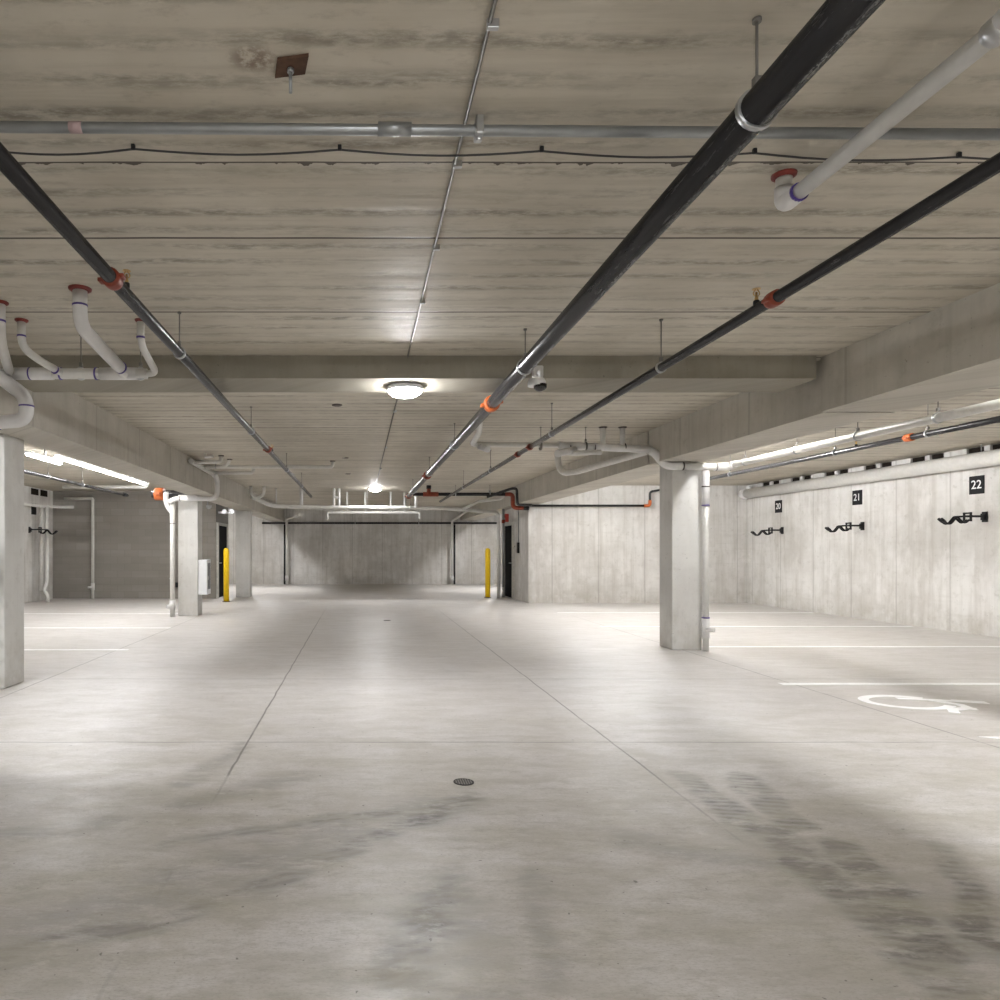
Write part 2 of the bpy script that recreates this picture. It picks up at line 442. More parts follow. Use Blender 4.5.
# beams
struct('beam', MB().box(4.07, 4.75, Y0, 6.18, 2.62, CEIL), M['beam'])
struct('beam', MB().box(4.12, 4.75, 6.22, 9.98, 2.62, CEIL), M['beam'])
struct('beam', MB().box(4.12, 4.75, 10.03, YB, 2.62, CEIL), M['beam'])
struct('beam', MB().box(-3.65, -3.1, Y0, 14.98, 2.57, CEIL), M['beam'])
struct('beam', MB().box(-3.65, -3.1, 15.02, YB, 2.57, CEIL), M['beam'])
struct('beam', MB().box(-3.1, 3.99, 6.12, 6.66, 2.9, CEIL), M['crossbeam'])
def column(x0, x1, y0, y1, h):
    m = MB().cbox(((x0+x1)/2, (y0+y1)/2, h/2), (x1-x0, y1-y0, h), .012)
    return struct('column', m, M['column'])
column(4.37, 4.79, 9.8, 10.22, 2.62)
column(-4.0, -3.58, 7.05, 7.47, 2.57)
column(-3.86, -3.44, 14.85, 15.27, 2.57)
column(-3.7, -3.28, 20.85, 21.27, 2.57)

# doors
def door(name, xw, y0, y1, side, label):
    """Door in a wall plane x = xw that faces the aisle (side = +1 faces +x)."""
    d = MB().box(min(xw, xw+side*.03), max(xw, xw+side*.03), y0+.07, y1-.07, 0.01, 2.12).build(name, M['doorblack'])
    d['kind'] = 'structure'; d['label'] = label
    f = MB()
    for a, b, c, e in ((y0-.03, y0+.07, 0, 2.2), (y1-.07, y1+.03, 0, 2.2), (y0+.07, y1-.07, 2.12, 2.2)):
        f.box(min(xw, xw+side*.06), max(xw, xw+side*.06), a, b, c, e)
    f.build('door_frame', M['frame'], d)
    hy = y0+.16
    MB().tube([(xw+side*.03, hy, 1.02), (xw+side*.09, hy, 1.02), (xw+side*.09, hy+.12, 1.02)], .011, .02, 8).build('door_handle', M['doorgrey'], d)
door('door_1', 4.44, 20.15, 21.35, -1, 'black steel door in pale frame in the right stair core')
door('door_2', -4.16, 20.3, 21.75, 1, 'black steel door in pale frame behind the left yellow bollard')

# ------------------------------------------------------------------ floor paint
def mark(name, pts, label):
    m = MB().poly(pts, .001, .004).build(name, M['paint'], floor); m['label'] = label
for yy, xa, xb, hw, lab in ((7.31, 4.39, 10.1, .05, 'white stall line beside the wheelchair symbol'), (10.12, 4.95, 10.1, .05, 'white stall line at the foot of the right column'),
                      (12.8, 4.4, 10.1, .05, 'white stall line beyond the right column'), (15.6, 4.4, 10.1, .05, 'farthest white stall line at the right'),
                      (9.8, -8.8, -3.25, .045, 'white stall line past the near left column'), (12.56, -8.8, -3.4, .045, 'middle white stall line at the left'), (15.35, -8.8, -3.9, .045, 'white stall line at the white downpipe')):
    mark('parking_line', [(xa, yy-hw), (xb, yy-hw), (xb, yy+hw), (xa, yy+hw)], lab)
mark('parking_line', [(4.62, 5.24), (10.1, 5.24), (10.1, 5.1), (4.86, 5.1)], 'white stall line cut off by the right picture edge')
def ribbon(pts, wd):
    L, R = [], []
    for i, p in enumerate(pts):
        a = Vector(pts[max(i-1, 0)]); b = Vector(pts[min(i+1, len(pts)-1)])
        t = (b-a).normalized(); nn = Vector((-t.y, t.x))*wd/2
        L.append(tuple(Vector(p)+nn)); R.append(tuple(Vector(p)-nn))
    return L, R
wc = MB(); wc.k = 0.0
def wc_stroke(pts, wd):
    L, R = ribbon(pts, wd); wc.k += .0004
    for i in range(len(pts)-1):
        wc.poly([L[i], R[i], R[i+1], L[i+1]], .001, .0035+wc.k)
# the person is drawn upright towards the wall: +x is up, the chair faces the viewer
cx_, cy_ = 5.02, 6.44
wc_stroke([(cx_+.34*math.cos(a), cy_+.27*math.sin(a)) for a in [math.radians(35+k*10) for k in range(30)]], .085)
wc_stroke([(5.06, 6.60), (5.30, 6.54), (5.55, 6.46)], .07)
wc_stroke([(5.50, 6.49), (5.74, 6.41)], .105)
wc_stroke([(5.30, 6.54), (5.42, 6.32), (5.36, 6.12)], .08)
wc_stroke([(5.42, 6.20), (5.18, 6.12), (5.10, 6.0)], .08)
wo = wc.build('wheelchair_symbol', M['paint'], floor); wo['label'] = 'white wheelchair symbol painted on the stall floor'

# floor drains
def drain(x, y, r, label):
    t = thing('floor_drain', label, 'drain', (x, y, 0), 'floor drains in the aisle')
    MB().lathe((x, y, 0), [(r, 0), (r, .004), (r*.86, .005), (r*.84, .002)], 24).build('drain_rim', M['iron'], t)
    g = MB()
    for k in range(-3, 4):
        l = math.sqrt(max(0, (r*.84)**2-(k*r*.24)**2))
        g.box(x+k*r*.24-r*.055, x+k*r*.24+r*.055, y-l, y+l, .0015, .0045)
    g.build('drain_grate', M['drainbar'], t)
drain(.625, 4.22, .062, 'round iron floor drain in the middle of the near aisle')
drain(.54, 13.9, .07, 'round iron floor drain far down the aisle')

# ------------------------------------------------------------------ pipe parts
def rod_hanger(root, x, y, zpipe, r, ring_mat='zinc', axis='Y', off=0):
    h = MB().sweep([(x, y, CEIL), (x, y, zpipe+r+.03)], .0045, 8)
    h.lathe((x, y, CEIL-.012), [(.014, 0), (.014, .012)], 10)
    h.cbox((x, y, zpipe+r+.03), (.022, .022, .03))
    ho = h.build('hanger_rod', M['darksteel'], root)
    R = r+.006
    c = MB().lathe((x, y, zpipe), [(R, -.010), (R+.003, -.010), (R+.003, .010), (R, .010)], 20, axis)
    c.build('hanger_ring', M[ring_mat], ho)
def coupling(root, x, y, z, r, mat='orange', wd=.09, axis='Y', name='coupling'):
    m = MB().lathe((x, y, z), [(r*1.0, -wd/2), (r*1.32, -wd/2), (r*1.38, -wd/4), (r*1.38, wd/4), (r*1.32, wd/2), (r*1.0, wd/2)], 20, axis)
    co = m.build(name, M[mat], root)
    for s in (-1, 1):
        b = MB()
        if axis == 'Y': b.cbox((x+s*r*1.5, y, z+s*r*.3), (r*.7, wd*.7, r*.55), .004)
        else: b.cbox((x, y+s*r*1.5, z), (wd*.5, r*.7, r*.55), .004)
        b.build('bolt_pad', M[mat], co)
def sprinkler_head(root, x, y, z, r):
    s = MB().lathe((x, y, z+r*.6), [(.017, 0), (.017, .03), (.012, .035)], 10).build('sprinkler_outlet', M['black'], root)
    h = MB().lathe((x, y, z+r*.6+.035), [(.010, 0), (.010, .015), (.006, .02), (.006, .045)], 10)
    h.tube([(x-.01, y, z+r+.045), (x-.02, y, z+r+.06), (x-.004, y, z+r+.085)], .003, .01, 6)
    h.tube([(x+.01, y, z+r+.045), (x+.02, y, z+r+.06), (x+.004, y, z+r+.085)], .003, .01, 6)
    h.lathe((x, y, z+r+.083), [(.022, 0), (.022, .003)], 12)
    h.build('sprinkler_deflector', M['brass'], s)
def band(root, p, d, r, mat='purple', wd=.012):
    """Joint ring round a pipe at p along direction d."""
    p = Vector(p); d = Vector(d).normalized()
    MB().sweep([p-d*wd/2, p+d*wd/2], r, 16).build('joint_ring', M[mat], root)
def collar(root, x, y, r, mat='red', zc=CEIL):
    MB().lathe((x, y, zc), [(r*1.6, 0), (r*1.55, -.010), (r*1.2, -.014), (r*1.15, -.018)], 20).build('ceiling_collar', M[mat], root)

# ------------------------------------------------------------------ sprinkler system
# big main over the right half of the aisle
X, Z, R = 1.27, 2.81, .057
t = thing('sprinkler_main', 'thick black steel sprinkler main running along the aisle ceiling', 'pipe', (X, 6.0, Z))
MB().sweep([(X, -4.6, Z), (X, 18.34, Z)], R, 28).build('pipe', M['blackpipe'], t)
coupling(t, X, 6.75, Z, R, 'orange', .1)
coupling(t, X, 13.2, Z, R, 'rustorange', .08)
coupling(t, X, 18.25, Z, R, 'rustorange', .16)
for yy in (2.24, 5.38, 9.4, 12.8, 16.8): rod_hanger(t, X, yy, Z, R)
# cross main behind, towards the stair core
t = thing('sprinkler_cross_main', 'black cross pipe with orange tee at the end of the thick main', 'pipe', (2.6, 18.33, 2.86))
YC = 18.33
for xx in (2.5, 3.4): rod_hanger(t, xx, YC, 2.86, .045, 'zinc', 'X')
MB().tube([(1.33, YC, 2.86), (3.85, YC, 2.86)], .045, None, 14).build('pipe', M['blackthin'], t)
MB().sweep([(1.65, YC, 2.86), (2.05, YC, 2.86)], .062, 16).sweep([(1.8, YC, 2.86), (1.8, YC, 3.02)], .055, 16).build('tee', M['rustorange'], t)
MB().sweep([(1.8, YC, 3.0), (1.8, YC, 3.09)], .062, 16).build('cap', M['black'], t)
MB().tube([(3.8, YC, 2.86), (4.0, YC, 2.86), (4.0, YC, 2.5), (4.3, YC, 2.5)], .055, .12, 14).build('elbow', M['rustorange'], t)
MB().sweep([(4.28, YC, 2.5), (4.42, YC, 2.5)], .06, 14).build('coupling', M['black'], t)
MB().tube([(3.3, 18.2, 2.78), (3.9, 18.0, 2.98), (4.03, 18.0, 2.98), (4.05, 18.0, 2.56), (4.44, 18.1, 2.56)], .035, .08, 12).build('bypass_pipe', M['blackthin'], t)
# left branch
X, Z, R = -1.29, 2.81, .036
t = thing('sprinkler_branch', 'long black sprinkler pipe running over the left half of the aisle', 'pipe', (X, 6.0, Z), 'sprinkler branch pipes')
MB().sweep([(X, -4.6, Z), (X, 18.4, Z)], R, 20).build('pipe', M['blackthin'], t)
coupling(t, X, 3.64, Z, R, 'rustorange', .08); coupling(t, X, 9.8, Z, R, 'rustorange', .08)
for yy in (1.2, 5.0, 8.3, 12.3, 15.4): rod_hanger(t, X, yy, Z, R)
sprinkler_head(t, X+.01, 3.84, Z, R); sprinkler_head(t, X+.01, 10.2, Z, R)
# right branch
X, Z, R = 2.22, 2.745, .031
t = thing('sprinkler_branch', 'thin black sprinkler pipe right of the thick main over the aisle', 'pipe', (X, 6.0, Z), 'sprinkler branch pipes')
MB().sweep([(X, -4.6, Z), (X, 19.4, Z)], R, 20).build('pipe', M['blackthin'], t)
for yy, m_ in ((3.75, 'rustorange'), (9.15, 'rustorange'), (9.85, 'rustorange')): coupling(t, X, yy, Z, R, m_, .075)
for yy in (1.4, 5.16, 8.1, 11.9, 15.0): rod_hanger(t, X, yy, Z, R)
sprinkler_head(t, X, 3.92, Z, R)
# right bay branch
t = thing('sprinkler_branch', 'black sprinkler pipe with orange coupling in the right parking bay', 'pipe', (6.5, 9, 2.72), 'sprinkler branch pipes')
X, Z, R = 6.45, 2.72, .034
MB().sweep([(X, 3.2, Z), (X, 14.2, Z)], R, 16).build('pipe', M['blackthin'], t)
coupling(t, X, 8.22, Z, R, 'orange', .1)
for yy in (7.95, 9.5, 12.2): rod_hanger(t, X, yy, Z, R)
sprinkler_head(t, X, 9.1, Z, R)
# left bay branch
t = thing('sprinkler_branch', 'black sprinkler pipe under the ceiling of the left parking bay', 'pipe', (-5.75, 14, 2.75), 'sprinkler branch pipes')
X, Z, R = -5.75, 2.75, .034
MB().sweep([(X, 8.2, Z), (X, 17.3, Z)], R, 14).build('pipe', M['blackthin'], t)
coupling(t, X, 17.1, Z, R, 'black', .2)
for yy in (12.9, 14.5): rod_hanger(t, X, yy, Z, R)
# back wall line
t = thing('sprinkler_line', 'black pipe running high across the back wall', 'pipe', (.8, 28.6, 2.5))
MB().sweep([(-4.0, 28.6, 2.5), (5.7, 28.6, 2.5)], .04, 14).build('pipe', M['blackthin'], t)
for xx in (-3, -.2, 2.4): rod_hanger(t, xx, 28.6, 2.5, .04, 'zinc', 'X')
# line on the back right wall
t = thing('sprinkler_line', 'black pipe with orange elbow along the wall left of the right column', 'pipe', (6, 18.3, 2.56))
MB().sweep([(4.44, 18.3, 2.56), (7.52, 18.3, 2.56)], .03, 12).build('pipe', M['blackthin'], t)
MB().tube([(7.42, 18.3, 2.56), (7.58, 18.3, 2.56), (7.58, 18.3, 2.7)], .042, .07, 12).build('elbow', M['orange'], t)
MB().tube([(7.58, 18.3, 2.68), (7.58, 18.3, 2.92), (7.9, 18.1, 2.98)], .03, .06, 12).build('riser', M['blackthin'], t)
# orange coupling behind the left column
t = thing('sprinkler_stub', 'short pipe with orange coupling left of the white downpipe top', 'pipe', (-4.6, 16.0, 2.7))
MB().sweep([(-4.75, 16.0, 2.68), (-3.7, 16.0, 2.68)], .09, 14).build('pipe', M['blackthin'], t)
coupling(t, -4.58, 16.0, 2.68, .105, 'orange', .2, 'X')

# ------------------------------------------------------------------ conduits and cable on the ceiling
t = thing('conduit', 'galvanised conduit crossing the whole near ceiling', 'conduit', (0, 2.74, 3.05))
MB().sweep([(-4.0, 2.69, 3.045), (4.05, 2.79, 3.045)], .021, 16).build('pipe', M['galv'], t)
MB().sweep([(.07, 2.735, 3.045), (.2, 2.737, 3.045)], .026, 16).build('coupling', M['galv'], t)
cl = MB().cbox((.465, 2.742, 3.05), (.03, .075, .075), .006); cl.lathe((.465, 2.742, 3.0), [(.012, 0), (.012, .02)], 10)
cl.build('clip', M['zinc'], t)
MB().sweep([(-1.13, 2.725, 3.045), (-1.08, 2.726, 3.045)], .0216, 16).build('sticker', plain('faded sticker', (.45, .33, .33), .5), t)
t = thing('cable', 'thin black cable sagging between clips across the near ceiling', 'cable', (0, 2.95, 3.08))
zc = CEIL-.016
pts = []
clips = [(-1.6, 2.945), (-.95, 2.94), (-.085, 2.945), (.765, 2.955), (1.67, 2.97), (2.56, 3.0)]
xs = [-4.0]+[c[0] for c in clips]+[4.0]; ys = [2.95]+[c[1] for c in clips]+[3.03]
for i in range(len(xs)-1):
    for k in range(8):
        q = k/8; pts.append((xs[i]+(xs[i+1]-xs[i])*q, ys[i]+(ys[i+1]-ys[i])*q+.022*math.sin(PI*q), zc-.01*math.sin(PI*q)))
pts.append((xs[-1], ys[-1], zc))
MB().sweep(pts, .0045, 8).build('cable_run', M['cable'], t)
for cx, cy in clips:
    MB().cbox((cx, cy-.008, CEIL-.012), (.016, .016, .022), .003).build('clip', M['black'], t)
t = thing('conduit', 'thin conduit leading along the ceiling to the round lamp on the cross beam', 'conduit', (.415, 4, 3.08), 'lamp conduits')
MB().sweep([(.415, -4.5, 3.087), (.415, 6.12, 3.087)], .0075, 10).build('pipe', M['dullzinc'], t)
for yy in (2.245, 3.06, 3.9, 4.75): MB().cbox((.425, yy, 3.085), (.04, .02, .03), .003).build('clip', M['zinc'], t)
t = thing('conduit', 'thin conduit on the ceiling between the two round lamps', 'conduit', (.415, 12, 3.08), 'lamp conduits')
MB().sweep([(.415, 6.66, 3.086), (.415, 19.0, 3.086)], .009, 10).build('pipe', M['dullzinc'], t)
for yy in (8.5, 11.5, 14.5): MB().cbox((.425, yy, 3.085), (.04, .02, .03), .003).build('clip', M['zinc'], t)

# rusty plate with bolt
t = thing('ceiling_plate', 'rusted square steel plate with a bolt on the near ceiling', 'plate', (-.24, 2.45, CEIL))
a = math.radians(12)
pl = []
for sx, sy in ((-1, -1), (1, -1), (1, 1), (-1, 1)):
    px, py = sx*.056, sy*.046
    pl.append((-.24+px*math.cos(a)-py*math.sin(a), 2.45-px*math.sin(a)*.9+py*math.cos(a)))
MB().poly(pl, CEIL-.012, CEIL).poly(list(reversed(pl)), CEIL-.0121, CEIL-.012).build('steel_plate', M['rust'], t)
MB().lathe((-.243, 2.45, CEIL-.1), [(.006, 0), (.006, .088)], 10).lathe((-.243, 2.45, CEIL-.03), [(.012, 0), (.012, .014)], 6).build('bolt', M['galv'], t)

# ceiling blank covers
for i, (x_, y_, lab) in enumerate(((-.27, 8.2, 'small dark round plate on the ceiling behind the cross beam'), (-.27, 12.9, 'small dark round plate beside the long white pipe end'),
                                  (-.27, 15.6, 'small dark round plate farthest down the ceiling'))):
    tag(MB().lathe((x_, y_, CEIL-.012), [(.05, 0), (.062, .006), (.062, .012)], 16).build('round_ceiling_plate', M['darkcollar']), lab, 'plate', 'dark round plates on the ceiling')

# ------------------------------------------------------------------ plumbing
# upper right stub pipe
t = thing('drain_pipe', 'straight white drain pipe with red collar at the upper right', 'pipe', (1.92, 2.6, 2.97))
MB().sweep([(1.92, -3.5, 2.965), (1.92, 3.08, 2.965)], .033, 18).build('pipe', M['pvc'], t)
MB().tube([(1.92, 3.06, 2.965), (1.92, 3.17, 2.965), (1.92, 3.17, 3.04)], .04, .06, 18).build('elbow', M['pvcfit'], t)
MB().sweep([(1.92, 3.17, 3.03), (1.92, 3.17, CEIL)], .034, 18).build('stub', M['pvc'], t)
band(t, (1.92, 3.06, 2.965), (0, 1, 0), .0405); collar(t, 1.92, 3.17, .033)
MB().lathe((1.92, 2.1, 2.965), [(.04, -.03), (.043, 0), (.04, .03)], 18, 'Y').build('coupling', M['zinc'], t)
MB().tube([(1.92, 2.08, 2.965), (1.92, 1.98, 3.0), (1.92, 1.9, CEIL)], .042, .05, 16).build('elbow', M['pvcfit'], t)

# left near cluster
t = thing('drain_pipe', 'white drain pipe with four red ceiling collars at the left edge', 'pipe', (-2.3, 5.5, 2.79))
Zm, Ym = 2.79, 5.52
MB().sweep([(-3.0, Ym, Zm), (-1.68, Ym, Zm)], .042, 18).build('pipe', M['pvc'], t)
for xa, xb in ((-2.72, -2.42), (-2.05, -1.76)):
    MB().sweep([(xa, Ym, Zm), (xb, Ym, Zm)], .048, 18).build('wye', M['pvcfit'], t)
for xx in (-2.6, -2.36, -2.08): band(t, (xx, Ym, Zm), (1, 0, 0), .0495)
# stub with wide bend
MB().tube([(-1.82, 4.55, CEIL), (-1.82, 4.55, 2.86), (-1.84, 5.35, 2.8)], .046, .16, 18, 8).build('bend', M['pvcfit'], t)
MB().sweep([(-1.835, 4.95, 2.83), (-1.85, Ym, 2.79)], .043, 18).build('arm', M['pvc'], t)
band(t, (-1.82, 4.55, 2.99), (0, 0, 1), .049); band(t, (-1.842, 5.38, 2.803), (0, 1, -.07), .049); collar(t, -1.82, 4.55, .046)
# second stub
MB().tube([(-2.5, 5.17, CEIL), (-2.5, 5.17, 2.9), (-2.42, 5.3, 2.83), (-2.34, Ym, 2.79)], .029, .12, 16, 7).build('bend', M['pvc'], t)
band(t, (-2.5, 5.17, 2.98), (0, 0, 1), .032); band(t, (-2.37, 5.44, 2.8), (.3, 1, -.2), .033); collar(t, -2.5, 5.17, .03)
# third stub
MB().tube([(-1.62, 5.17, CEIL), (-1.62, 5.17, 2.92), (-1.6, 5.5, 2.79), (-1.72, Ym, 2.79)], .027, .12, 16, 7).build('bend', M['pvc'], t)
band(t, (-1.62, 5.17, 2.97), (0, 0, 1), .031); collar(t, -1.62, 5.17, .027)
# fourth stub at the edge
MB().tube([(-2.47, 4.8, CEIL), (-2.47, 4.8, 2.92), (-2.56, 5.0, 2.86), (-2.76, Ym, 2.79)], .036, .12, 16, 7).build('bend', M['pvc'], t)
band(t, (-2.47, 4.8, 2.97), (0, 0, 1), .039); collar(t, -2.47, 4.8, .036)
# drop to the outside of the beam
MB().tube([(-2.86, 5.3, 2.82), (-2.78, 5.5, 2.72), (-2.62, 5.5, 2.6), (-2.62, 5.5, 2.42), (-2.9, 5.5, 2.4), (-3.15, 5.5, 2.4)], .054, .15, 18, 8).build('drop', M['pvcfit'], t)
MB().sweep([(-3.05, 5.5, 2.4), (-5.5, 5.5, 2.4)], .05, 18).build('pipe', M['pvc'], t)
band(t, (-2.62, 5.5, 2.53), (0, 0, 1), .057); band(t, (-2.84, 5.5, 2.4), (1, 0, 0), .057)
rod_hanger(t, -1.73, Ym, Zm, .042); rod_hanger(t, -2.2, Ym, Zm, .042)

# left middle cluster over the second left column
t = thing('drain_pipe', 'white drain pipe manifold over the column with the white cabinet', 'pipe', (-2.9, 13.8, 2.98))
MB().sweep([(-3.02, 12.5, 2.99), (-3.02, 14.45, 2.96)], .045, 14).build('header', M['pvc'], t)
for yy, xe in ((12.6, -2.5), (13.35, -.52), (14.4, -2.2)):
    MB().tube([(-3.02, yy, 2.985), (xe, yy, 2.985), (xe, yy, CEIL)], .034, .1, 14).build('branch', M['pvc'], t)
    collar(t, xe, yy, .034, 'red' if yy > 14 else 'darkcollar')
MB().tube([(-2.75, 13.35, 2.985), (-2.5, 13.2, 2.985), (-2.44, 13.1, CEIL)], .034, .1, 14).build('branch', M['pvc'], t)
collar(t, -2.44, 13.1, .034, 'darkcollar')
MB().tube([(-2.55, 12.15, 3.03), (-2.72, 12.3, 3.04), (-2.72, 12.3, CEIL)], .028, .06, 12).build('branch', M['pvc'], t)
MB().tube([(-3.02, 14.4, 2.97), (-2.98, 14.6, 2.9), (-2.98, 14.6, 2.47), (-3.85, 14.6, 2.47), (-3.98, 14.6, 2.4)], .052, .15, 16).build('drop', M['pvcfit'], t)
MB().tube([(-4.08, 14.72, 2.62), (-4.08, 14.72, 2.35), (-3.93, 14.72, 2.15)], .05, .14, 16).build('wye_arm', M['pvcfit'], t)
MB().sweep([(-3.93, 14.68, 2.45), (-3.93, 14.68, 0)], .053, 16).build('downpipe', M['pvc'], t)
MB().sweep([(-3.93, 14.68, .16), (-3.93, 14.68, .34)], .064, 16).sweep([(-3.93, 14.66, .22), (-4.03, 14.58, .22)], .04, 12).build('cleanout', M['pvcfit'], t)
band(t, (-3.93, 14.68, 1.95), (0, 0, 1), .056, 'darkcollar'); band(t, (-3.75, 14.6, 2.47), (1, 0, 0), .055, 'darkcollar')
rod_hanger(t, -2.75, 13.35, 2.985, .034, 'zinc', 'X')

# far transverse run
t = thing('drain_pipe', 'long white drain pipe crossing the far end of the aisle', 'pipe', (.8, 19.3, 2.57))
MB().tube([(-2.9, 18.7, 2.82), (-2.4, 19.1, 2.6), (-1.2, 19.3, 2.57), (2.3, 19.4, 2.56), (4.0, 20.45, 2.5), (4.06, 20.5, 2.3), (4.06, 20.5, 0)], .055, .2, 14, 6).build('pipe', M['pvc'], t)
MB().tube([(-2.9, 18.6, CEIL), (-2.9, 18.6, 2.88), (-2.76, 18.72, 2.78), (-2.6, 18.72, 2.86), (-2.55, 18.6, 2.95), (-2.55, 18.6, CEIL)], .045, .1, 12).build('trap', M['pvc'], t)
for xx in (-1.62, -.72, -.58, 1.55):
    MB().sweep([(xx, 19.33, 2.57), (xx, 19.33, CEIL)], .05 if xx < -1 else .036, 12).build('riser', M['pvcfit'], t)
MB().sweep([(-.72, 19.33, 2.85), (-.58, 19.33, 2.85)], .034, 10).build('link', M['pvcfit'], t)
MB().sweep([(-2.3, 19.2, 2.6), (-2.3, 19.2, CEIL)], .02, 10).build('riser', M['pvc'], t)
MB().tube([(2.9, 19.6, 2.55), (3.3, 19.7, 2.75), (3.65, 19.75, 2.84), (3.65, 19.75, CEIL)], .04, .1, 12).build('branch', M['pvc'], t)
MB().tube([(3.35, 19.7, 2.76), (3.95, 19.75, 2.84), (4.05, 19.75, 2.9), (4.05, 19.75, CEIL)], .04, .1, 12).build('branch', M['pvc'], t)
for xx in (.2, 1.4): rod_hanger(t, xx, 19.36, 2.57, .055, 'zinc', 'X')
t = thing('drain_pipe', 'thinner white pipe hanging just below the long far drain pipe', 'pipe', (.3, 20.5, 2.5))
MB().tube([(-.95, 20.5, 2.3), (-.95, 20.5, 2.5), (1.75, 20.5, 2.5), (1.75, 20.5, 2.3)], .035, .06, 12).build('pipe', M['pvc'], t)
for xx in (-.38, .15, .9, 1.3): MB().sweep([(xx, 20.5, 2.5), (xx, 20.5, CEIL)], .03, 10).build('riser', M['pvc'], t)
for xs_, lab, pts in ((-2.97, 'white downpipe on the back wall left of the aisle', [(-2.3, 26.5, 2.75), (-2.5, 27.5, 2.72), (-2.97, 28.3, 2.66), (-2.97, 28.4, 2.6), (-2.97, 28.4, 0)]),
                      (3.74, 'white downpipe on the back wall right of the aisle', [(3.98, 26.2, 2.85), (3.95, 27.6, 2.76), (3.74, 28.4, 2.6), (3.74, 28.4, 0)])):
    t = thing('downpipe', lab, 'pipe', (xs_, 28.4, 0), 'downpipes on the back wall')
    MB().tube(pts, .05, .12, 12).build('pipe', M['pvc'], t)
    MB().sweep([(xs_, 28.4, .16), (xs_, 28.4, .36)], .065, 12).build('cleanout', M['pvcfit'], t)
    sx = xs_-.11 if xs_ < 0 else xs_+.12
    MB().sweep([(sx, 28.6, 0), (sx, 28.6, 2.45)], .038, 12).build('thin_upright', M['blackthin'], t)  # dark rod standing in for the shadow strip beside the downpipe
# right vertical thin pipe beside the core
t = thing('thin_upright', 'thin grey pipe beside the white far downpipe at the stair core', 'pipe', (4.2, 20.9, 0))
MB().sweep([(4.28, 20.9, 0), (4.28, 20.9, CEIL)], .035, 12).build('pipe', M['galv'], t)
MB().sweep([(4.28, 20.9, 2.2), (4.28, 20.9, 2.3)], .05, 12).build('coupling', M['rustorange'], t)
MB().sweep([(4.28, 20.9, .02), (4.28, 20.9, .3)], .05, 12).build('sleeve', M['pvcfit'], t)

# right column plumbing
t = thing('drain_pipe', 'white drain pipe wrapping the head of the right column', 'pipe', (4.6, 9.68, 2.56))
YR = 9.68
MB().tube([(4.0, YR, 2.78), (4.08, YR, 2.74), (4.22, YR, 2.56), (4.45, YR, 2.56)], .056, .12, 18, 8).build('elbow', M['pvcfit'], t)
MB().sweep([(4.4, YR, 2.56), (5.0, YR, 2.55)], .048, 18).build('pipe', M['pvc'], t)
MB().tube([(4.9, YR, 2.55), (5.12, YR, 2.56), (5.12, YR-.12, 2.57)], .055, .1, 18).build('tee', M['pvcfit'], t)
MB().sweep([(5.12, YR-.05, 2.57), (5.12, 1.0, 2.57)], .042, 16).build('bay_pipe', M['pvc'], t)
MB().sweep([(4.80, 9.72, 2.53), (4.80, 9.72, 0)], .042, 16).build('downpipe', M['pvc'], t)
MB().sweep([(4.80, 9.72, 2.0), (4.80, 9.72, 2.5)], .048, 16).build('coupling', M['pvcfit'], t)
MB().sweep([(4.80, 9.72, .18), (4.80, 9.72, .46)], .05, 16).sweep([(4.80, 9.7, .3), (4.87, 9.62, .3)], .034, 12).build('cleanout', M['pvcfit'], t)
for zz in (2.28, 2.02, .46): band(t, (4.80, 9.72, zz), (0, 0, 1), .052, 'darkcollar' if zz > 2.1 else 'purple', .016)
band(t, (4.92, YR, 2.55), (1, 0, 0), .057, 'darkcollar'); band(t, (4.46, YR, 2.56), (1, 0, 0), .058, 'darkcollar', .02)
for yy in (9.3, 8.2, 7.2, 6.2): rod_hanger(t, 5.12, yy, 2.57, .042)
# aisle side run
MB().sweep([(4.02, YR, 2.79), (2.75, YR, 2.85)], .052, 18).build('run', M['pvcfit'], t)
MB().tube([(2.8, YR, 2.85), (1.62, YR, 2.86), (1.55, YR-.05, 2.86), (1.52, 8.9, 2.9), (1.52, 8.85, CEIL)], .036, .1, 14).build('run', M['pvc'], t)
MB().tube([(1.66, YR, 2.825), (1.7, YR-.35, 2.74)], .042, None, 12).build('stub', M['pvcfit'], t)
MB().tube([(2.95, YR-.05, 2.78), (2.62, YR-.4, 2.68)], .048, None, 14).build('stub', M['pvcfit'], t)
MB().tube([(3.3, YR-.1, 2.74), (2.9, YR-.12, 2.72), (2.75, YR-.1, 2.74)], .035, .05, 12).build('bypass', M['pvc'], t)
MB().tube([(3.98, YR, 2.77), (3.7, 12.0, 2.74), (3.5, 12.25, 2.74), (3.45, 12.25, CEIL)], .052, .2, 16, 7).build('branch', M['pvc'], t)
for xx in (3.36, 3.63):
    MB().sweep([(xx, YR, 2.8), (xx, YR, CEIL)], .036, 14).build('riser', M['pvc'], t); collar(t, xx, YR, .036, 'darkcollar')
for xx in (2.5, 3.12): rod_hanger(t, xx, YR, 2.835, .052, 'darksteel', 'X')
for xx in (2.9, 3.24, 3.66): band(t, (xx, YR, 2.82), (1, 0, 0), .056, 'darkcollar')

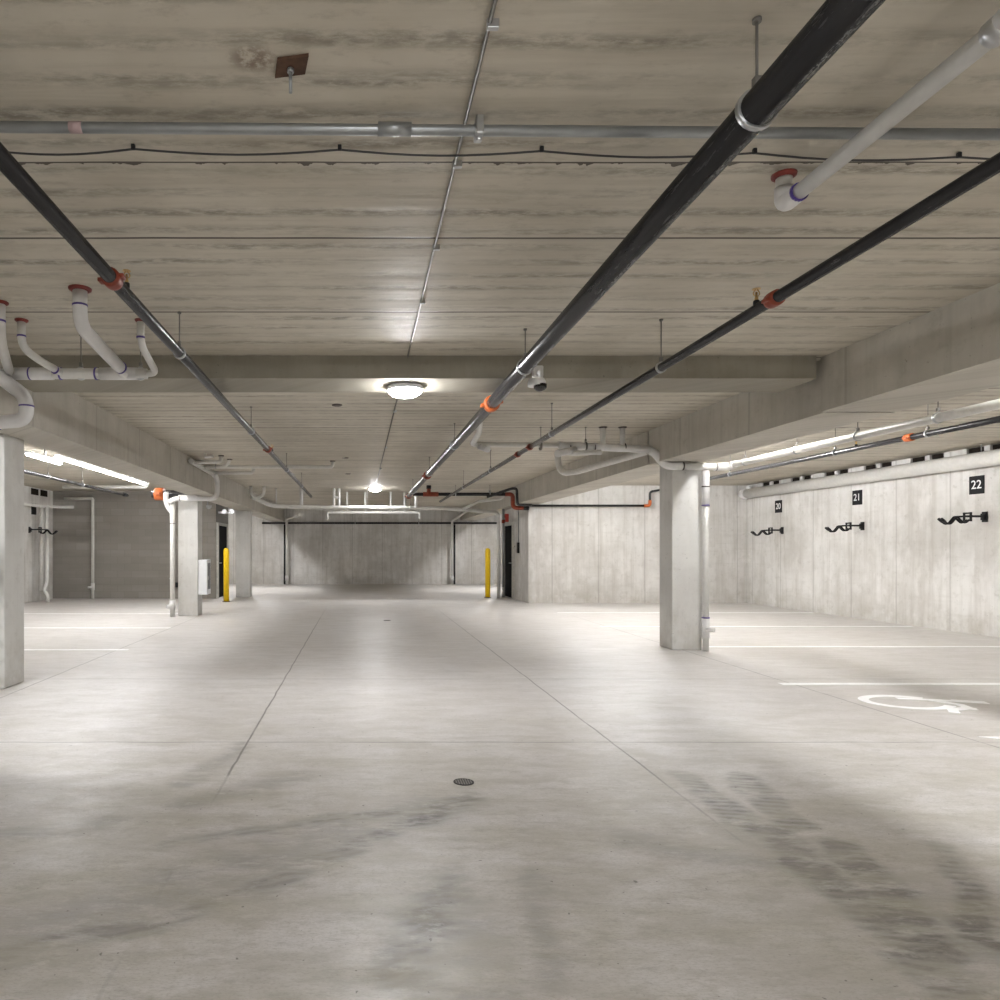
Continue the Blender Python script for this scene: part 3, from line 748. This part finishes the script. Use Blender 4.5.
# big pipe along the right wall
t = thing('wall_pipe', 'wide white pipe high along the right wall above the stall signs', 'pipe', (10.03, 10, 2.86))
MB().sweep([(10.03, 2.0, 2.86), (10.03, 18.25, 2.86)], .125, 28).build('pipe', M['pvc'], t)
MB().lathe((10.03, 18.25, 2.86), [(.135, -.12), (.14, 0), (.125, .07), (.05, .1)], 24, 'Y').build('end_cap', M['pvcfit'], t)
MB().lathe((9.98, 18.0, 2.97), [(.05, 0), (.05, .05), (.035, .055), (.035, .075)], 14).build('cleanout_plug', M['white'], t)
for yy in (6.6, 9.0, 11.3, 13.6, 15.9):
    h = MB().sweep([(10.03, yy, CEIL), (10.03, yy, 2.985)], .007, 8)
    h.build('hanger_rod', M['zinc'], t)

# left bay pipes
t = thing('drain_pipe', 'white pipe with upturned end below the left bay strip lights', 'pipe', (-6.2, 17.2, 2.95))
MB().tube([(-7.3, 17.2, 2.95), (-5.25, 17.2, 2.95), (-5.22, 17.2, CEIL)], .045, .09, 12).build('pipe', M['pvc'], t)
collar(t, -5.22, 17.2, .045, 'darkcollar')
t = thing('drain_pipe', 'white pipes running down the corner of the left bay', 'pipe', (-8.6, 18.8, 0))
MB().tube([(-8.55, 12.0, 2.62), (-8.55, 18.6, 2.57), (-8.35, 19.6, 2.6), (-8.15, 19.9, 2.62)], .04, .1, 12).build('pipe', M['pvc'], t)
MB().tube([(-8.62, 18.95, 2.58), (-8.62, 18.95, .3)], .055, .08, 12).build('downpipe', M['pvc'], t)
MB().tube([(-8.47, 18.95, 2.6), (-8.47, 18.95, .5), (-8.52, 18.85, .3), (-8.42, 18.9, .18), (-8.42, 18.9, 0)], .045, .08, 12).build('downpipe', M['pvc'], t)
t = thing('downpipe', 'thin white pipe down the grey block wall of the left bay', 'pipe', (-7.68, 20.1, 0))
MB().tube([(-8.5, 20.12, 2.88), (-7.68, 20.12, 2.88), (-7.68, 20.12, 0)], .042, .05, 12).build('pipe', M['pvc'], t)
MB().sweep([(-7.68, 20.12, .25), (-7.68, 20.12, .45)], .052, 12).sweep([(-7.7, 20.1, .33), (-7.78, 20.02, .33)], .03, 10).build('cleanout', M['pvcfit'], t)
# dark sheets standing in for the shaded openings at the head of the left bay wall
for yy, lab in ((18.85, 'dark sheet standing in for a shaded opening at the head of the left bay wall'), (19.4, 'second dark sheet standing in for a shaded opening at the head of the left bay wall')):
    tr_ = MB().box(XL, XL+.012, yy, yy+.42, 2.9, 3.07).build('wall_left_opening_sheet', M['darkfill']); tr_['kind'] = 'structure'

# ------------------------------------------------------------------ lamps
def round_lamp(x, y, z, mat, label, r=.165):
    t = thing('ceiling_lamp', label, 'lamp', (x, y, z), 'round lamps along the aisle')
    MB().lathe((x, y, z), [(r*.9, 0), (r, -.012), (r, -.04), (r*.93, -.045)], 32).build('housing', M['cabinet'], t)
    MB().lathe((x, y, z-.04), [(r*.93, 0), (r*.9, -.02), (r*.7, -.045), (r*.4, -.06), (r*.1, -.064)], 32).build('diffuser', M[mat], t)
round_lamp(.41, 6.4, 2.9, 'lamp', 'bright round lamp under the cross beam')
round_lamp(.41, 19.15, CEIL, 'lampfar', 'bright round lamp farthest down the aisle ceiling')

round_lamp(.41, -3.0, CEIL, 'fillback', 'added unseen lamp on the aisle ceiling behind the viewer')  # added out of sight to lift the near floor and ceiling
round_lamp(-4.1, 4.85, 2.98, 'fillside', 'added unseen lamp at the left lighting the near floor', .12)  # added out of sight to draw the light edge on the left floor
def strip_lamp(x, y, z, mat, label, ln=1.2, group='strip lights in the parking bays'):
    t = thing('ceiling_strip_light', label, 'lamp', (x, y, z), group)
    MB().cbox((x, y, z+.03), (.1, ln, .035), .006).build('housing', M['cabinet'], t)
    hw, dp = (.045, .04) if mat == 'strip' else (.032, .03) if mat == 'stripnear' else (.05, .10)
    prof = [(hw*math.cos(a), -dp*math.sin(a)) for a in [PI*k/8 for k in range(9)]]
    m = MB(); b = 0
    for yy in (y-ln/2+.01, y+ln/2-.01):
        m.v += [(x+px, yy, z+.012+pz) for px, pz in prof]
    for k in range(8): m.f.append((k, k+1, 9+k+1, 9+k)); m.sm.append(True)
    m.f.append(tuple(range(9))); m.sm.append(False); m.f.append(tuple(range(17, 8, -1))); m.sm.append(False)
    m.f.append((0, 9, 17, 8)); m.sm.append(False)
    m.build('diffuser', M[mat], t)
    MB().sweep([(x, y, z+.045), (x, y, CEIL)], .01, 8).build('stem', M['zinc'], t)
for k, (xx, yy, zz) in enumerate(((-5.3, 11.76, 2.93), (-5.15, 12.5, 2.98), (-5.15, 13.72, 2.98), (-5.15, 14.94, 2.98), (-5.15, 16.16, 2.98))):
    strip_lamp(xx, yy, zz, 'strip', 'strip light in the left bay, %s' % ('nearest, set lower than the rest', 'second in the row', 'third in the row', 'fourth in the row', 'last of the row')[k])
for xx, yy, lab in ((5.03, -1.0, 'strip light over the near end of the right bay'), (5.68, 11.2, 'added hidden strip light brightening the right wall near sign 21'), (5.68, 14.8, 'added hidden strip light brightening the right wall near sign 20'), (5.03, 2.0, 'strip light outside the near right beam'), (5.03, 4.6, 'strip light over the wheelchair stall'), (4.97, 8.55, 'strip light just before the right column'),  # the pair set away from the beam is added to brighten the wall
                    (5.15, 12.4, 'strip light beyond the right column'), (5.2, 16.0, 'strip light by the far right bay wall'),
                    (-3.95, 9.4, 'strip light outside the left beam past the near column'), (-3.95, 13.2, 'strip light outside the left beam before the cabinet column'), (-3.95, 17.4, 'strip light outside the left beam beyond the cabinet column'),
                    (-4.05, 24.6, 'strip light in the far left recess'), (5.15, 24.6, 'strip light in the far right recess')):
    strip_lamp(xx, yy, 3.0, 'stripfar' if yy > 20 else 'stripnear' if xx == 5.03 else 'striplow' if xx == 4.97 else 'striphi' if xx > 0 else 'stripleft', lab)

# ------------------------------------------------------------------ signs and bike racks
def sign(x, y, z, text, side, label):
    """Flat number plate on a wall x = const, facing -side."""
    t = thing('stall_sign', label, 'sign', (x, y, z), 'stall number signs')
    MB().cbox((x-side*.006, y, z), (.012, .28, .30), .003).build('plate', M['sign'], t)
    if text:
        cu = bpy.data.curves.new('num', 'FONT'); cu.body = text; cu.size = .2; cu.align_x = 'CENTER'; cu.align_y = 'CENTER'
        cu.extrude = .001; cu.offset = .001
        to = bpy.data.objects.new('num', cu); COL.objects.link(to)
        dg = bpy.context.evaluated_depsgraph_get()
        me = bpy.data.meshes.new_from_object(to.evaluated_get(dg)); bpy.data.objects.remove(to)
        me.materials.clear(); me.materials.append(M['white'])
        n = bpy.data.objects.new('number', me); COL.objects.link(n); n.parent = t
        n.location = (-side*.0135, 0, 0); n.rotation_euler = (PI/2, 0, -side*PI/2)
sign(XR, 11.57, 2.475, '22', 1, 'black stall sign reading 22 on the right wall')
sign(XR, 14.35, 2.475, '21', 1, 'black stall sign reading 21 on the right wall')
sign(XR, 17.05, 2.46, '20', 1, 'black stall sign reading 20 on the right wall')
sign(XL, 19.0, 2.51, '', -1, 'small dark stall sign on the left bay wall')
def bike_rack(x, y, z, side, label):
    t = thing('wall_mount_bike_rack', label, 'bike rack', (x, y, z), 'wall bike racks')
    s = -side
    MB().cbox((x+s*.008, y, z), (.016, .1, .17), .004).cbox((x+s*.03, y, z+.0), (.05, .06, .11), .004).build('wall_plate', M['black'], t)
    MB().cbox((x+s*.15, y, z+.01), (.28, .036, .036), .004).build('bar', M['black'], t)
    f = MB()
    for a, b in ((-.075, -.05), (.05, .075)): f.cbox((x+s*.29, y+(a+b)/2, z+.0), (.03, .02, .15), .003)
    for c in (-.06, .06): f.cbox((x+s*.29, y, z+c), (.03, .15, .025), .003)
    f.build('bracket', M['black'], t)
    MB().sweep([(x+s*.28, y, z+.012), (x+s*.50, y, z+.0)], .016, 10).build('top_tube', M['black'], t)
    for k, dy in enumerate((-.028, .028)):
        pts = [(x+s*.28, y+dy*.6, z-.05), (x+s*.33, y+dy, z-.085), (x+s*.38, y+dy, z-.09), (x+s*.43, y+dy, z-.05), (x+s*.48, y+dy, z-.0), (x+s*.53, y+dy, z-.05),
               (x+s*.58, y+dy, z-.105), (x+s*.64, y+dy, z-.11), (x+s*.69, y+dy, z-.07), (x+s*.74, y+dy, z-.03)]
        sm = [Vector(pts[0])]
        P = [Vector(p) for p in [pts[0]]+pts+[pts[-1]]]
        for i in range(1, len(P)-2):
            for q in range(1, 5):
                u = q/4
                sm.append(.5*((2*P[i])+(P[i+1]-P[i-1])*u+(2*P[i-1]-5*P[i]+4*P[i+1]-P[i+2])*u*u+(3*P[i]-P[i-1]-3*P[i+1]+P[i+2])*u**3))
        a = MB().sweep(sm, .016, 10).build('cradle_arm', M['black'], t)
        MB().sweep([sm[-6], sm[-1]], .022, 10).build('grip', M['black'], a)
bike_rack(XR, 11.42, 1.94, 1, 'black wall bike rack under sign 22')
bike_rack(XR, 14.2, 1.885, 1, 'black wall bike rack under sign 21')
bike_rack(XR, 16.9, 1.87, 1, 'black wall bike rack under sign 20')
bike_rack(XL, 18.75, 1.94, -1, 'black wall bike rack in the left bay')

# ------------------------------------------------------------------ bollards
def bollard(x, y, label):
    t = thing('bollard', label, 'bollard', (x, y, 0), 'yellow bollards')
    MB().lathe((x, y, 0), [(.075, 0), (.075, 1.38), (.06, 1.43), (.03, 1.455)], 24).build('post', M['yellow'], t)
    MB().lathe((x, y, 0), [(.105, 0), (.1, .012), (.076, .015)], 24).build('base_ring', M['iron'], t)
bollard(-3.62, 18.95, 'yellow steel bollard beside the white cabinet at the left')
bollard(3.76, 20.6, 'yellow steel bollard in front of the right stair core')

# ------------------------------------------------------------------ small fittings
t = thing('extinguisher_cabinet', 'white metal cabinet on the side of the left column', 'cabinet', (-3.44, 15.05, .45))
MB().cbox((-3.345, 15.06, .82), (.19, .36, .74), .008).build('body', M['cabinet'], t)
MB().cbox((-3.247, 15.06, .84), (.008, .26, .56), .003).build('door', M['greyglass'], t)
MB().cbox((-3.24, 14.95, .8), (.012, .02, .08), .003).build('latch', M['doorgrey'], t)

t = thing('security_camera', 'white dome camera hanging below the thick black main', 'camera', (1.52, 6.05, 2.9))
MB().cbox((1.545, 6.09, 2.95), (.09, .06, .1), .01).tube([(1.545, 6.06, 2.93), (1.545, 5.98, 2.93), (1.545, 5.98, 2.86)], .018, .04, 10).build('bracket', M['pvcfit'], t)
MB().lathe((1.51, 5.98, 2.80), [(.03, .07), (.065, .06), (.075, .03), (.075, 0)], 20).build('housing', M['white'], t)
MB().lathe((1.535, 5.96, 2.80), [(.056, .01), (.054, -.02), (.036, -.042), (.012, -.052)], 20).build('lens_dome', M['lens'], t)

t = thing('security_camera', 'small camera on the far side of the left column above the cabinet', 'camera', (-3.3, 15.3, 2.4))
MB().sweep([(-3.35, 15.4, 2.57), (-3.35, 15.4, 2.36)], .014, 8).build('stem', M['galv'], t)
MB().lathe((-3.32, 15.38, 2.34), [(.03, .05), (.06, .035), (.06, 0), (.03, -.04)], 14).build('dome', M['zinc'], t)

t = thing('emergency_light', 'twin-head emergency light by the left door', 'lamp', (-3.9, 20.6, 2.55))
MB().cbox((-3.94, 20.55, 2.5), (.44, .08, .06), .01).build('box', M['zinc'], t)
for dx in (-.1, .12):
    MB().lathe((-3.86+dx, 20.48, 2.52), [(.03, 0), (.07, -.05), (.07, -.07)], 14, 'Y').build('lamp_head', M['zinc'], t)

t = thing('fire_alarm', 'red fire alarm strobe above the right core door', 'alarm', (4.4, 21.0, 2.3))
MB().cbox((4.39, 21.0, 2.36), (.1, .22, .24), .01).build('body', M['alarm'], t)
MB().cbox((4.33, 21.0, 2.34), (.03, .1, .06), .006).build('strobe_lens', M['cabinet'], t)
t = thing('card_reader', 'black card reader on the wall right of the core door', 'reader', (4.42, 19.6, 1.2))
MB().cbox((4.415, 19.55, 1.46), (.05, .16, .3), .008).build('body', M['black'], t)
MB().sweep([(4.425, 19.55, 1.6), (4.425, 19.55, 2.62)], .012, 8).build('conduit', M['galv'], t)
t = thing('light_switch', 'small grey switch plate beside the core door', 'switch', (4.43, 19.98, 1.45))
MB().cbox((4.43, 19.96, 1.5), (.02, .08, .12), .004).build('plate', M['doorgrey'], t)
MB().cbox((4.415, 19.96, 1.5), (.014, .025, .04), .003).build('toggle', M['black'], t)
t = thing('hose_bib', 'small tap on the block wall behind the white downpipe', 'tap', (-5.35, 20.1, .45))
MB().tube([(-5.35, 20.2, .5), (-5.35, 20.0, .5), (-5.42, 19.95, .6)], .02, .05, 10).build('spout', M['zinc'], t)
MB().cbox((-5.28, 20.08, .4), (.1, .1, .14), .01).build('valve_box', M['black'], t)
